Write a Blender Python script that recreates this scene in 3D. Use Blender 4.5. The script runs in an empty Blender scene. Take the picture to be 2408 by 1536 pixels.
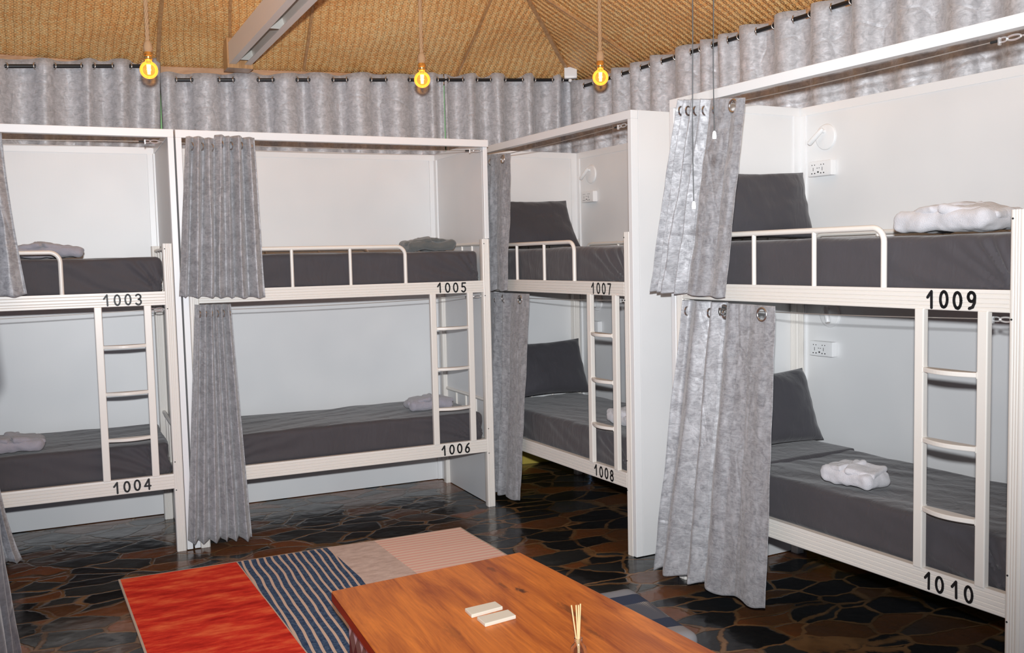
import bpy, math, random
from mathutils import Vector, Matrix, noise
from math import sin, cos, pi, radians as R
random.seed(7)
sc = bpy.context.scene
COL = sc.collection

# ------------------------------------------------------------------ camera
CAMH = 1.6768
cam_d = bpy.data.cameras.new('camera'); cam = bpy.data.objects.new('camera', cam_d); COL.objects.link(cam)
cam_d.sensor_fit = 'HORIZONTAL'; cam_d.sensor_width = 36.0
cam_d.lens = 36.0 * 2239.0 / 2408.0
cam_d.clip_start = 0.05
cam.matrix_world = (Matrix.Translation((0, 0, CAMH)) @ Matrix.Rotation(R(-24.4), 4, 'Z')
                    @ Matrix.Rotation(R(90 - 4.195), 4, 'X') @ Matrix.Rotation(R(-1.311), 4, 'Z'))
sc.camera = cam
# ------------------------------------------------------------------ world, lights, exposure
sc.view_settings.view_transform = 'Standard'; sc.view_settings.look = 'None'
sc.view_settings.gamma = 1.0; sc.view_settings.use_curve_mapping = False
sc.view_settings.exposure = -0.22
w = bpy.data.worlds.new('daylight'); sc.world = w; w.use_nodes = True
w.node_tree.nodes['Background'].inputs[0].default_value = (0.42, 0.62, 1.0, 1)
w.node_tree.nodes['Background'].inputs[1].default_value = 0.42

def aim(o, target):
    o.rotation_euler = (Vector(target) - o.location).to_track_quat('-Z', 'Y').to_euler()
fl = bpy.data.lights.new('camera_flash', 'SPOT'); fl.energy = 1400; fl.spot_size = R(108); fl.spot_blend = 1.0
fl.shadow_soft_size = 0.035; fl.color = (0.93, 0.965, 1.0)
flo = bpy.data.objects.new('camera_flash', fl); COL.objects.link(flo); flo.location = (0.0, 0.0, CAMH + 0.2)
aim(flo, (2.25, 6.0, 3.08))

# ------------------------------------------------------------------ node helpers
class M:
    def __init__(s, name, base=(.8, .8, .8), rough=.5, metal=0.0, spec=.5, **kw):
        s.m = bpy.data.materials.new(name); s.m.use_nodes = True; s.t = s.m.node_tree
        s.b = s.t.nodes['Principled BSDF']
        s.b.inputs['Base Color'].default_value = (*base, 1); s.b.inputs['Roughness'].default_value = rough
        s.b.inputs['Metallic'].default_value = metal; s.b.inputs['Specular IOR Level'].default_value = spec
        for k, v in kw.items(): s.b.inputs[k.replace('_', ' ')].default_value = v
    def n(s, ty, **kw):
        nd = s.t.nodes.new(ty)
        for k, v in kw.items(): setattr(nd, k, v)
        return nd
    def l(s, a, b): s.t.links.new(a, b)
    def co(s, kind='Object', scale=(1, 1, 1), rot=(0, 0, 0)):
        c = s.n('ShaderNodeTexCoord'); mp = s.n('ShaderNodeMapping')
        mp.inputs['Scale'].default_value = scale; mp.inputs['Rotation'].default_value = rot
        s.l(c.outputs[kind], mp.inputs[0]); return mp.outputs[0]
    def noise(s, v, scale=5, detail=4, rough=.55, dist=0.0):
        nd = s.n('ShaderNodeTexNoise'); nd.inputs['Scale'].default_value = scale; nd.inputs['Detail'].default_value = detail
        nd.inputs['Roughness'].default_value = rough; nd.inputs['Distortion'].default_value = dist
        s.l(v, nd.inputs['Vector']); return nd.outputs['Fac']
    def vor(s, v, scale=5, feature='F1', out='Distance', rnd=1.0):
        nd = s.n('ShaderNodeTexVoronoi', feature=feature); nd.inputs['Scale'].default_value = scale
        nd.inputs['Randomness'].default_value = rnd
        s.l(v, nd.inputs['Vector']); return nd.outputs[out]
    def ma(s, op, a, b=None, c=None, clamp=False):
        nd = s.n('ShaderNodeMath', operation=op); nd.use_clamp = clamp
        for i, x in enumerate((a, b, c)):
            if x is None: continue
            if isinstance(x, (int, float)): nd.inputs[i].default_value = x
            else: s.l(x, nd.inputs[i])
        return nd.outputs[0]
    def ramp(s, f, stops, interp='LINEAR'):
        nd = s.n('ShaderNodeValToRGB'); cr = nd.color_ramp; cr.interpolation = interp
        while len(cr.elements) < len(stops): cr.elements.new(.5)
        for e, (p, c) in zip(cr.elements, stops): e.position = p; e.color = (*c, 1) if len(c) == 3 else c
        s.l(f, nd.inputs[0]); return nd.outputs[0]
    def mix(s, f, a, b, blend='MIX'):
        nd = s.n('ShaderNodeMix', data_type='RGBA', blend_type=blend)
        for i, x in ((0, f), (6, a), (7, b)):
            if isinstance(x, (int, float)): nd.inputs[i].default_value = x
            elif isinstance(x, tuple): nd.inputs[i].default_value = (*x, 1)
            else: s.l(x, nd.inputs[i])
        return nd.outputs[2]
    def xyz(s, v):
        nd = s.n('ShaderNodeSeparateXYZ'); s.l(v, nd.inputs[0]); return nd.outputs
    def bump(s, hgt, strength=.3, dist=.01, prev=None):
        nd = s.n('ShaderNodeBump'); nd.inputs['Strength'].default_value = strength; nd.inputs['Distance'].default_value = dist
        s.l(hgt, nd.inputs['Height'])
        if prev: s.l(prev, nd.inputs['Normal'])
        s.l(nd.outputs[0], s.b.inputs['Normal']); return nd.outputs[0]
    def color(s, c): s.l(c, s.b.inputs['Base Color'])
    def rough(s, c): s.l(c, s.b.inputs['Roughness'])

def g8(r, g, b):
    f = lambda c: ((c / 255 + .055) / 1.055) ** 2.4 if c > 10 else c / 255 / 12.92
    return (f(r), f(g), f(b))

def mk_panel():
    m = M('white_panel', (.80, .80, .80), .42)
    v = m.co(scale=(1, 1, .12)); n = m.noise(v, 60, 3)
    m.color(m.ramp(m.noise(m.co(), 1.6, 2), [(.3, (.74, .745, .75)), (.7, (.83, .825, .82))]))
    m.bump(n, .12, .002); return m.m
def mk_trim(): return M('white_trim', (.83, .83, .83), .3).m
def mk_cream():
    m = M('cream_powder_coat', (.80, .755, .70), .34)
    m.color(m.mix(m.noise(m.co(), 3, 2), (.78, .735, .675), (.82, .775, .72))); return m.m
def mk_sheet(name, c, r=.75):
    m = M(name, c, r, spec=.3); m.b.inputs['Sheen Weight'].default_value = .25
    v = m.co()
    m.color(m.mix(m.noise(v, 3, 3), tuple(x * .82 for x in c), tuple(x * 1.22 for x in c)))
    a = m.noise(m.co(scale=(1, 1, .35), rot=(0, .35, .3)), 14, 3, dist=.6)
    b = m.noise(v, 900, 1)
    p = m.bump(a, .35, .02); m.bump(b, .15, .001, p); return m.m
def mk_satin(name='silver_satin', dark=(.18, .178, .19), light=(.49, .487, .505)):
    m = M(name, dark, .5, spec=.7); m.b.inputs['Sheen Weight'].default_value = .3
    m.b.inputs['Metallic'].default_value = .12
    v = m.co(scale=(1, .6, 1))
    crush = m.noise(v, 26, 6, .68, 1.2)
    fine = m.noise(m.co(scale=(.5, .5, 2.2)), 70, 4, .75)
    leaf = m.vor(m.co(scale=(1.6, 1, .75), rot=(0, .5, 0)), 15, 'SMOOTH_F1')
    leafm = m.ramp(leaf, [(.18, (1, 1, 1)), (.30, (0, 0, 0))])
    f = m.ma('ADD', m.ma('MULTIPLY', crush, .62), m.ma('MULTIPLY', fine, .38))
    c = m.ramp(f, [(.34, dark), (.5, tuple((a + b) / 2 for a, b in zip(dark, light))), (.66, light)])
    c = m.mix(m.ma('MULTIPLY', leafm, .22), c, tuple(min(1, q * 1.35) for q in light))
    m.color(c)
    m.rough(m.ramp(crush, [(.3, (.62,) * 3), (.7, (.42,) * 3)]))
    cr2 = m.vor(m.co(scale=(1, .6, .7), rot=(.1, .05, 0)), 3.6, 'DISTANCE_TO_EDGE', rnd=.45)
    p = m.bump(crush, .20, .008); p = m.bump(m.ramp(cr2, [(0, (0, 0, 0)), (.035, (1, 1, 1))]), .35, .005, p)
    m.bump(fine, .25, .002, p)
    return m.m
def mk_towel(name, c):
    m = M(name, c, .95, spec=.1); m.b.inputs['Sheen Weight'].default_value = .5
    v = m.co(); m.color(m.mix(m.noise(v, 40, 4), tuple(x * .82 for x in c), c))
    m.bump(m.noise(v, 260, 3), .7, .004); return m.m
def mk_weave():
    m = M('woven_bamboo_mat', (.5, .25, .1), .4, spec=.5)
    uv = m.n('ShaderNodeUVMap'); S = m.xyz(uv.outputs[0])
    W = 1 / .0122
    nz = m.noise(m.co(scale=(1, 1, 1)), 2.2, 2)
    x = m.ma('MULTIPLY', m.ma('ADD', S[0], m.ma('MULTIPLY', nz, .06)), W)
    y = m.ma('MULTIPLY', m.ma('ADD', S[1], m.ma('MULTIPLY', nz, .04)), W)
    i = m.ma('FLOOR', x); j = m.ma('FLOOR', y)
    fx = m.ma('FRACT', x); fy = m.ma('FRACT', y)
    zig = m.ma('ABSOLUTE', m.ma('SUBTRACT', m.ma('MODULO', m.ma('ADD', i, 4000), 4), 2))
    k = m.ma('MODULO', m.ma('ADD', m.ma('ADD', zig, j), 4000), 4)
    over = m.ma('LESS_THAN', k, 2)
    sx = m.ma('SINE', m.ma('MULTIPLY', fx, pi)); sy = m.ma('SINE', m.ma('MULTIPLY', fy, pi))
    kx = m.ma('MULTIPLY', m.ma('MODULO', m.ma('ADD', m.ma('ADD', zig, y), 4000), 4), .5)
    arch = m.ma('ABSOLUTE', m.ma('SINE', m.ma('MULTIPLY', kx, pi)))
    hx = m.ma('ADD', m.ma('POWER', sx, .5), m.ma('MULTIPLY', arch, .9))
    hy = m.ma('ADD', m.ma('POWER', sy, .5), m.ma('MULTIPLY', arch, .5))
    hmix = m.n('ShaderNodeMix', data_type='FLOAT'); m.l(over, hmix.inputs[0]); m.l(hy, hmix.inputs[2]); m.l(hx, hmix.inputs[3])
    h = hmix.outputs[0]
    wn = m.n('ShaderNodeTexWhiteNoise', noise_dimensions='2D')
    cmb = m.n('ShaderNodeCombineXYZ'); m.l(m.ma('ADD', m.ma('MULTIPLY', over, i), m.ma('MULTIPLY', m.ma('SUBTRACT', 1, over), m.ma('FLOOR', m.ma('MULTIPLY', x, .25)))), cmb.inputs[0])
    m.l(m.ma('ADD', m.ma('MULTIPLY', m.ma('SUBTRACT', 1, over), j), m.ma('MULTIPLY', over, m.ma('FLOOR', m.ma('MULTIPLY', y, .25)))), cmb.inputs[1])
    m.l(cmb.outputs[0], wn.inputs[0])
    strand = m.ramp(wn.outputs[0], [(0, (.88, .44, .15)), (.5, (.98, .57, .225)), (1, (1.0, .70, .33))])
    big = m.noise(m.co(), 1.3, 3)
    c = m.mix(m.ramp(big, [(.35, (0, 0, 0)), (.7, (.6, .6, .6))]), strand, m.mix(1.0, strand, (.95, .78, .60), 'MULTIPLY'))
    c = m.mix(m.ramp(h, [(.2, (.42,) * 3), (.7, (0,) * 3)]), c, (.34, .14, .04))
    col = m.ma('ABSOLUTE', m.ma('SUBTRACT', m.ma('MULTIPLY', m.ma('FRACT', m.ma('MULTIPLY', x, .25)), 2), 1))
    low = m.ma('MULTIPLY', m.ramp(col, [(0, (1, 1, 1)), (.45, (0, 0, 0))]), .22)  # shade of the valleys between weave columns, put into the colour
    c = m.mix(low, c, (.34, .14, .04))
    m.color(c); p = m.bump(col, .8, .010); m.bump(h, .6, .005, p)
    m.rough(m.ramp(big, [(.35, (.30,) * 3), (.7, (.5,) * 3)]))
    return m.m
KNOTS = ((.193, .373, .022, .045, .92), (.150, .46, .012, .07, .55), (.189, .66, .018, .05, .5), (.262, .07, .024, .15, .6), (.236, -.13, .018, .09, .5), (-.20, .10, .03, .12, .3))
def mk_wood(name, c1, c2, scale=(9, 1.0, 9), rough=.28, knots=False):
    m = M(name, c1, rough, spec=.5)
    v = m.co(scale=scale); n = m.noise(v, 2.2, 8, .62, .7); n2 = m.noise(m.co(scale=(scale[0] * 5, scale[1], scale[2] * 5)), 4, 4)
    f = m.ma('ADD', m.ma('MULTIPLY', n, .75), m.ma('MULTIPLY', n2, .25))
    c = m.ramp(f, [(.36, c2), (.5, tuple((a + b) / 2 for a, b in zip(c1, c2))), (.64, c1)])
    if knots:
        for kx, ky, rx, ry, st in KNOTS:
            mp = m.n('ShaderNodeMapping'); mp.vector_type = 'POINT'
            mp.inputs['Location'].default_value = (-kx / rx, -ky / ry, 0); mp.inputs['Scale'].default_value = (1 / rx, 1 / ry, 0)
            tc = m.n('ShaderNodeTexCoord'); m.l(tc.outputs['Object'], mp.inputs[0])
            ln = m.n('ShaderNodeVectorMath', operation='LENGTH'); m.l(mp.outputs[0], ln.inputs[0])
            kk = m.ramp(m.ma('ADD', ln.outputs['Value'], m.ma('MULTIPLY', m.ma('SUBTRACT', m.noise(m.co(scale=(2, .8, 1)), 34, 4), .5), 1.6)), [(.35, (st,) * 3), (.9, (0,) * 3)])
            c = m.mix(kk, c, tuple(x * .20 for x in c2))
    m.color(c); m.bump(f, .08, .003); return m.m
def mk_floor():
    m = M('crazy_paving_slate', (.02, .02, .02), .2, spec=.32)
    v = m.co()
    d = m.n('ShaderNodeTexNoise'); d.inputs['Scale'].default_value = 5; d.inputs['Detail'].default_value = 3; m.l(v, d.inputs['Vector'])
    ad = m.n('ShaderNodeVectorMath', operation='MULTIPLY_ADD'); m.l(d.outputs['Color'], ad.inputs[0]); ad.inputs[1].default_value = (.10, .10, 0); m.l(v, ad.inputs[2])
    mp = m.n('ShaderNodeMapping'); mp.inputs['Rotation'].default_value = (0, 0, .35); mp.inputs['Scale'].default_value = (3.7, 6.2, 0); m.l(ad.outputs[0], mp.inputs[0])
    e = m.vor(mp.outputs[0], 1, 'DISTANCE_TO_EDGE'); col = m.vor(mp.outputs[0], 1, 'F1', 'Color')
    cs = m.n('ShaderNodeSeparateColor'); m.l(col, cs.inputs[0])
    big = m.noise(v, .8, 2)
    rnd = m.ma('ADD', m.ma('MULTIPLY', cs.outputs[0], .62), m.ma('MULTIPLY', big, .55))
    fine = m.noise(v, 22, 5, .65)
    stone = m.ramp(rnd, [(0, (.004, .005, .007)), (.50, (.009, .011, .013)), (.61, (.028, .034, .038)), (.69, (.06, .030, .014)), (.9, (.15, .055, .018))])
    stone = m.mix(m.ma('MULTIPLY', fine, .55), stone, m.mix(1.0, stone, (2.4, 2.0, 1.6), 'MULTIPLY'))
    g = m.ramp(m.ma('ADD', e, m.ma('MULTIPLY', m.ma('SUBTRACT', fine, .5), .09)), [(.022, (1, 1, 1)), (.05, (0, 0, 0))])
    gc = m.ramp(m.noise(v, 3, 3), [(.35, (.06, .034, .016)), (.7, (.26, .145, .065))])
    m.color(m.mix(g, stone, gc))
    m.rough(m.ramp(m.noise(v, 9, 4), [(.3, (.10,) * 3), (.7, (.26,) * 3)]))
    p = m.bump(m.ma('SUBTRACT', m.ma('MULTIPLY', fine, .35), m.ma('MULTIPLY', g, .8)), .35, .006)
    m.bump(m.noise(v, 3.2, 3), .35, .03, p)
    return m.m
def mk_yellow():
    m = M('painted_plaster', (.45, .33, .05), .7)
    z = m.xyz(m.co())[2]
    f = m.ramp(z, [(.33, (.52, .38, .06)), (.34, (.30, .62, .22))])
    f2 = m.n('ShaderNodeMapRange'); m.l(z, f2.inputs[0]); f2.inputs[2].default_value = 3.2
    f = m.ramp(f2.outputs[0], [(.38, (.55, .42, .07)), (.40, (.42, .80, .36))], 'CONSTANT')
    m.color(m.mix(m.noise(m.co(), 8, 4), f, m.mix(1.0, f, (.8, .8, .8), 'MULTIPLY'))); return m.m

PANEL = mk_panel(); TRIM = mk_trim(); CREAM = mk_cream()
SHEET = mk_sheet('charcoal_bed_sheet', (.062, .056, .062)); PILLOWM = mk_sheet('charcoal_pillowcase', (.055, .052, .060))
SATIN = mk_satin(); SATIN2 = mk_satin('grey_satin_wall_curtain', (.33, .33, .345), (.66, .655, .68))
SATIN_SHADED = mk_satin('shaded_satin', (.035, .035, .042), (.10, .10, .115))  # satin copy with shade put into its colour for the left-edge curtains
TOWEL_W = mk_towel('white_towelling', (.72, .70, .73)); TOWEL_L = mk_towel('lilac_grey_towelling', (.40, .38, .43)); TOWEL_G = mk_towel('dark_grey_cloth', (.15, .155, .15))
WEAVE = mk_weave(); FLOOR = mk_floor(); PLASTER = mk_yellow()
SEAM = mk_wood('bamboo_batten', (.62, .36, .17), (.36, .18, .07), (20, 20, 2))
EAVE = mk_wood('eave_wood', (.62, .36, .19), (.40, .2, .09), (2, 14, 14), .5)
TABLEW = mk_wood('varnished_table_wood', (.80, .24, .030), (.36, .075, .008), (5.5, .8, 6), .36, True)
TABLEW.node_tree.nodes['Principled BSDF'].inputs['Specular IOR Level'].default_value = .3
TABLEE = mk_wood('red_table_edge', (.24, .038, .012), (.12, .016, .006), (1, 1, 8), .3)
BLACK = M('black_paint', (.01, .01, .011), .5).m
ROD = M('black_rod_paint', (.012, .012, .014), .35).m
CHROME = M('chrome', (.86, .86, .86), .28, .7).m
NICKEL = M('brushed_nickel', (.62, .57, .53), .3, 1.0).m
WIRE = M('braided_wire', (.50, .46, .42), .45, .6).m
WPLAST = M('white_plastic', (.85, .85, .85), .35).m
DARKP = M('socket_hole_black', (.02, .02, .02), .6).m
STEELW = M('grey_white_painted_steel', (.92, .84, .77), .4).m
STEELP = M('white_plate_paint', (.80, .79, .74), .45).m
PLY = mk_wood('plywood_bed_base', (.40, .30, .22), (.28, .2, .14), (3, 3, 3), .7)
STONE_W = M('cream_travertine', (.80, .74, .62), .45).m
REED = M('bamboo_reed', (.86, .62, .32), .6).m
GOLD = M('gold_socket', (.85, .48, .14), .25, .9).m
_j = M('jute_rope', (.50, .31, .17), .9); _j.bump(_j.noise(_j.co(scale=(1, 1, 3)), 120, 3), .8, .004); JUTE = _j.m
CORD = M('black_pull_cord', (.02, .02, .02), .6).m

def mk_glass_amber():
    m = bpy.data.materials.new('amber_bulb_glass'); m.use_nodes = True; t = m.node_tree; t.nodes.clear()
    o = t.nodes.new('ShaderNodeOutputMaterial'); tr = t.nodes.new('ShaderNodeBsdfTransparent'); tr.inputs[0].default_value = (1, .62, .22, 1)
    gl = t.nodes.new('ShaderNodeBsdfGlossy'); gl.inputs['Roughness'].default_value = .08; gl.inputs[0].default_value = (1, .8, .5, 1)
    em = t.nodes.new('ShaderNodeEmission'); em.inputs[0].default_value = (1, .42, .09, 1); em.inputs[1].default_value = .75
    fr = t.nodes.new('ShaderNodeFresnel'); fr.inputs[0].default_value = 1.45
    mx = t.nodes.new('ShaderNodeMixShader'); ad = t.nodes.new('ShaderNodeAddShader')
    t.links.new(fr.outputs[0], mx.inputs[0]); t.links.new(tr.outputs[0], mx.inputs[1]); t.links.new(gl.outputs[0], mx.inputs[2])
    t.links.new(mx.outputs[0], ad.inputs[0]); t.links.new(em.outputs[0], ad.inputs[1]); t.links.new(ad.outputs[0], o.inputs[0]); return m
AMBER = mk_glass_amber()
_f = M('glowing_filament', (1, .8, .4)); _f.b.inputs['Emission Color'].default_value = (1, .72, .28, 1); _f.b.inputs['Emission Strength'].default_value = 14; FILA = _f.m
_g = M('clear_glass', (1, 1, 1), .03); _g.b.inputs['Transmission Weight'].default_value = 1.0; _g.b.inputs['IOR'].default_value = 1.3; GLASS = _g.m

# ------------------------------------------------------------------ mesh helpers
class B:
    """collects geometry for ONE mesh object"""
    def __init__(s): s.v = []; s.f = []; s.mi = []; s.uv = {}
    def add(s, v, f, mi=0):
        o = len(s.v); s.v += [tuple(p) for p in v]
        for q in f: s.f.append(tuple(i + o for i in q)); s.mi.append(mi)
        return s
    def box(s, a, b, mi=0):
        (x0, y0, z0), (x1, y1, z1) = a, b
        v = [(x, y, z) for z in (z0, z1) for y in (y0, y1) for x in (x0, x1)]
        return s.add(v, [(0, 2, 3, 1), (4, 5, 7, 6), (0, 1, 5, 4), (2, 6, 7, 3), (0, 4, 6, 2), (1, 3, 7, 5)], mi)
    def prism(s, prof, axis, a, b, mi=0):
        """prof = list of 2D points (counter-clockwise), extruded along axis from a to b"""
        def P(u, w, h): return {'x': (h, u, w), 'y': (u, h, w), 'z': (u, w, h)}[axis]
        n = len(prof); v = [P(u, w, a) for u, w in prof] + [P(u, w, b) for u, w in prof]
        f = [(i, (i + 1) % n, n + (i + 1) % n, n + i) for i in range(n)] + [tuple(range(n))[::-1], tuple(range(n, 2 * n))]
        return s.add(v, f, mi)
    def tube(s, pts, r, seg=10, mi=0, closed=False, cap=True):
        pts = [Vector(p) for p in pts]; n = len(pts); rs = r if isinstance(r, (list, tuple)) else [r] * n
        v = []; prev = None
        for i, p in enumerate(pts):
            if closed: d = pts[(i + 1) % n] - pts[i - 1]
            else: d = pts[min(i + 1, n - 1)] - pts[max(i - 1, 0)]
            d.normalize()
            if prev is None:
                a = Vector((0, 0, 1)) if abs(d.z) < .9 else Vector((1, 0, 0)); u = d.cross(a).normalized()
            else: u = (prev - d * prev.dot(d)).normalized()
            prev = u; ww = d.cross(u)
            v += [p + (u * cos(2 * pi * k / seg) + ww * sin(2 * pi * k / seg)) * rs[i] for k in range(seg)]
        f = []
        for i in range(n if closed else n - 1):
            j = (i + 1) % n
            for k in range(seg):
                k2 = (k + 1) % seg; f.append((i * seg + k, i * seg + k2, j * seg + k2, j * seg + k))
        if cap and not closed: f += [tuple(range(seg))[::-1], tuple(range((n - 1) * seg, n * seg))]
        return s.add(v, f, mi)
    def lathe(s, prof, seg=24, c=(0, 0, 0), mi=0, M4=None):
        """prof = [(r,z)]"""
        v = []
        for r, z in prof:
            for k in range(seg):
                p = Vector((r * cos(2 * pi * k / seg), r * sin(2 * pi * k / seg), z))
                if M4: p = M4 @ p
                v.append(p + Vector(c))
        f = []
        for i in range(len(prof) - 1):
            for k in range(seg):
                k2 = (k + 1) % seg; f.append((i * seg + k, i * seg + k2, (i + 1) * seg + k2, (i + 1) * seg + k))
        if prof[0][0] > 1e-6: f.append(tuple(range(seg))[::-1])
        if prof[-1][0] > 1e-6: f.append(tuple(range((len(prof) - 1) * seg, len(prof) * seg)))
        return s.add(v, f, mi)
    def torus(s, c, R_, r, nrm=(0, 1, 0), seg=28, ring=10, mi=0):
        q = Vector((0, 0, 1)).rotation_difference(Vector(nrm))
        pts = [Vector(c) + q @ Vector((R_ * cos(2 * pi * k / seg), R_ * sin(2 * pi * k / seg), 0)) for k in range(seg)]
        return s.tube(pts, r, ring, mi, closed=True)
    def rbox(s, lo, hi, r, n=(8, 6, 4), disp=None, mi=0):
        """rounded box with optional displacement(p, normal) -> distance"""
        lo, hi = Vector(lo), Vector(hi); c = (lo + hi) / 2; h = (hi - lo) / 2; key = {}; V = []; F = []
        def idx(i, j, k):
            q = (i, j, k)
            if q not in key:
                p = Vector((-h.x + 2 * h.x * i / n[0], -h.y + 2 * h.y * j / n[1], -h.z + 2 * h.z * k / n[2]))
                inner = Vector([max(-h[a] + r, min(h[a] - r, p[a])) for a in range(3)])
                d = p - inner
                if d.length > 1e-9: nn = d.normalized(); p = inner + nn * r
                else: nn = Vector((0, 0, 1))
                P = c + p
                if disp: P += nn * disp(P, nn)
                key[q] = len(V); V.append(P)
            return key[q]
        for a in range(3):
            b_, c_ = (a + 1) % 3, (a + 2) % 3
            for side in (0, n[a]):
                for i in range(n[b_]):
                    for j in range(n[c_]):
                        q = []
                        for di, dj in ((0, 0), (1, 0), (1, 1), (0, 1)):
                            t = [0, 0, 0]; t[a] = side; t[b_] = i + di; t[c_] = j + dj; q.append(idx(*t))
                        F.append(tuple(q) if side else tuple(q[::-1]))
        return s.add(V, F, mi)
    def obj(s, name, mats, parent=None, smooth=False, bevel=0, uvs=None, solid=0):
        me = bpy.data.meshes.new(name); me.from_pydata(s.v, [], s.f); me.update()
        for m in (mats if isinstance(mats, (list, tuple)) else [mats]): me.materials.append(m)
        for p, i in zip(me.polygons, s.mi): p.material_index = i; p.use_smooth = smooth
        if uvs:
            ul = me.uv_layers.new(name='UVMap')
            for l in me.loops: ul.data[l.index].uv = uvs[l.vertex_index]
        o = bpy.data.objects.new(name, me); COL.objects.link(o)
        if parent: o.parent = parent
        if bevel:
            b = o.modifiers.new('bevel', 'BEVEL'); b.width = bevel; b.segments = 2; b.limit_method = 'ANGLE'
        if solid:
            q = o.modifiers.new('thick', 'SOLIDIFY'); q.thickness = solid; q.offset = 0
        if smooth and not solid:
            try: me.set_sharp_from_angle(angle=R(50))
            except Exception: pass
        return o

def tag(o, label, cat, group=None):
    o['label'] = label; o['category'] = cat
    if group: o['group'] = group
    return o
def empty(name, loc=(0, 0, 0), rz=0):
    o = bpy.data.objects.new(name, None); COL.objects.link(o); o.location = loc; o.rotation_euler = (0, 0, rz)
    o.empty_display_size = .1; return o
def struct(o): o['kind'] = 'structure'; return o

# bed frames: local x = along the front (t), local y = into the alcove (d)
FR = {'A': (.446, 5.792, .458), 'B': (2.436, 5.817, .575), 'C': (2.722, 4.506, -86.512), 'D': (2.887, 2.255, -85.814),
      'E': (-.318, 2.98, 90.0)}
FM = {k: Matrix.Translation((x, y, 0)) @ Matrix.Rotation(R(a), 4, 'Z') for k, (x, y, a) in FR.items()}
DEP = {'A': .93, 'B': .93, 'C': .87, 'D': .87, 'E': .87}
TL = {'A': -1.89, 'B': -1.89, 'C': -1.885, 'D': -1.84, 'E': -1.84}
NM = {'A': ('1003', '1004'), 'B': ('1005', '1006'), 'C': ('1007', '1008'), 'D': ('1009', '1010')}
WHERE = {'A': 'leftmost bunk marked 1003 and 1004', 'B': 'back bunk marked 1005 and 1006', 'C': 'corner bunk marked 1007 and 1008',
         'D': 'nearest right bunk marked 1009 and 1010', 'E': 'bunk at the left edge of the photo'}
def settle(b, name, mats, F, base, **kw):
    """mesh made in bed-local coordinates becomes a top-level object with its origin at base"""
    bx, by, bz = base
    b.v = [(x - bx, y - by, z - bz) for x, y, z in b.v]
    o = b.obj(name, mats, **kw); o.location = FM[F] @ Vector(base); o.rotation_euler = (0, 0, R(FR[F][2])); return o

# ------------------------------------------------------------------ room shell
fb = B(); fb.add([(-4, -4, 0), (5.5, -4, 0), (5.5, 8, 0), (-4, 8, 0), (-4, -4, -.1), (5.5, -4, -.1), (5.5, 8, -.1), (-4, 8, -.1)],
                 [(0, 1, 2, 3), (7, 6, 5, 4), (0, 4, 5, 1), (1, 5, 6, 2), (2, 6, 7, 3), (3, 7, 4, 0)])
struct(fb.obj('floor', FLOOR))
CA, CB, CC = Vector((.577, 7.103)), Vector((3.641, 6.75)), Vector((3.867, 3.99))
dA = Vector((.9953, .0963)).normalized(); dB = (CB - CA).normalized(); dC = (CC - CB).normalized()
def perp(d): return Vector((-d.y, d.x))      # outward normal for clockwise walls
OUT = .10
WALLS = [  # name, start, end, outward normal
    ('wall_left_back', CA - dA * 3.4, CA, perp(dA)), ('wall_back', CA, CB, perp(dB)), ('wall_right', CB, CB + dC * 9.5, perp(dC))]
for nm, p, q, n in WALLS:
    d = (q - p).normalized(); a = p + n * OUT - d * .0; b_ = q + n * OUT + d * .12
    a2, b2 = a + n * .12, b_ + n * .12
    wb = B(); z1 = 3.3
    wb.add([(a.x, a.y, 0), (b_.x, b_.y, 0), (b2.x, b2.y, 0), (a2.x, a2.y, 0), (a.x, a.y, z1), (b_.x, b_.y, z1), (b2.x, b2.y, z1), (a2.x, a2.y, z1)],
           [(0, 1, 5, 4), (1, 2, 6, 5), (2, 3, 7, 6), (3, 0, 4, 7), (4, 5, 6, 7), (3, 2, 1, 0)])
    struct(wb.obj(nm, PLASTER))
# roof: planes rising from each eave line
EZ, SL = 3.085, .5
planes = [(CA, dA, perp(dA)), (CA, dB, perp(dB)), (CB, dC, perp(dC)), (Vector((-2.7, 0)), Vector((0, 1)), Vector((-1, 0))), (Vector((0, -2.9)), Vector((-1, 0)), Vector((0, -1)))]
def dist_in(P, i): return -(Vector((P[0], P[1])) - planes[i][0]).dot(planes[i][2])
def ceil_z(x, y): return EZ + SL * min(dist_in((x, y), i) for i in range(5))
ranges = [(-3.6, .4), (-.4, 3.6), (-.4, 9.8), (-3, 7.3), (-4.5, 3)]
for i, (p0, d, n) in enumerate(planes):
    step = .09 if i < 3 else .4; s0, s1 = ranges[i]; cb = B(); uvs = []; idx = {}
    ns = int((s1 - s0) / step); nr = int(4.8 / step)
    for a in range(ns + 1):
        for r in range(nr + 1):
            s = s0 + a * step; rr = -.10 + r * step
            P = p0 + d * s - n * rr
            z = EZ + SL * rr
            if i < 3:   # the mats sag between the battens and bulge a little
                z += (noise.noise(Vector((P.x * 1.9, P.y * 1.9, 3.1))) * .045 + noise.noise(Vector((P.x * 5, P.y * 5, 1))) * .008) * min(1, max(0, rr * 4))
            idx[a, r] = len(cb.v); cb.v.append((P.x, P.y, z)); uvs.append((s, rr * 1.118))
    for a in range(ns):
        for r in range(nr):
            s = s0 + (a + .5) * step; rr = -.10 + (r + .5) * step; P = p0 + d * s - n * rr
            if dist_in(P, i) <= min(dist_in(P, k) for k in range(5)) + (.12 if i < 3 else .5):
                cb.f.append((idx[a, r], idx[a + 1, r], idx[a + 1, r + 1], idx[a, r + 1])); cb.mi.append(0)
    struct(cb.obj('ceiling', WEAVE, smooth=True, uvs=uvs, solid=.012))
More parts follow.
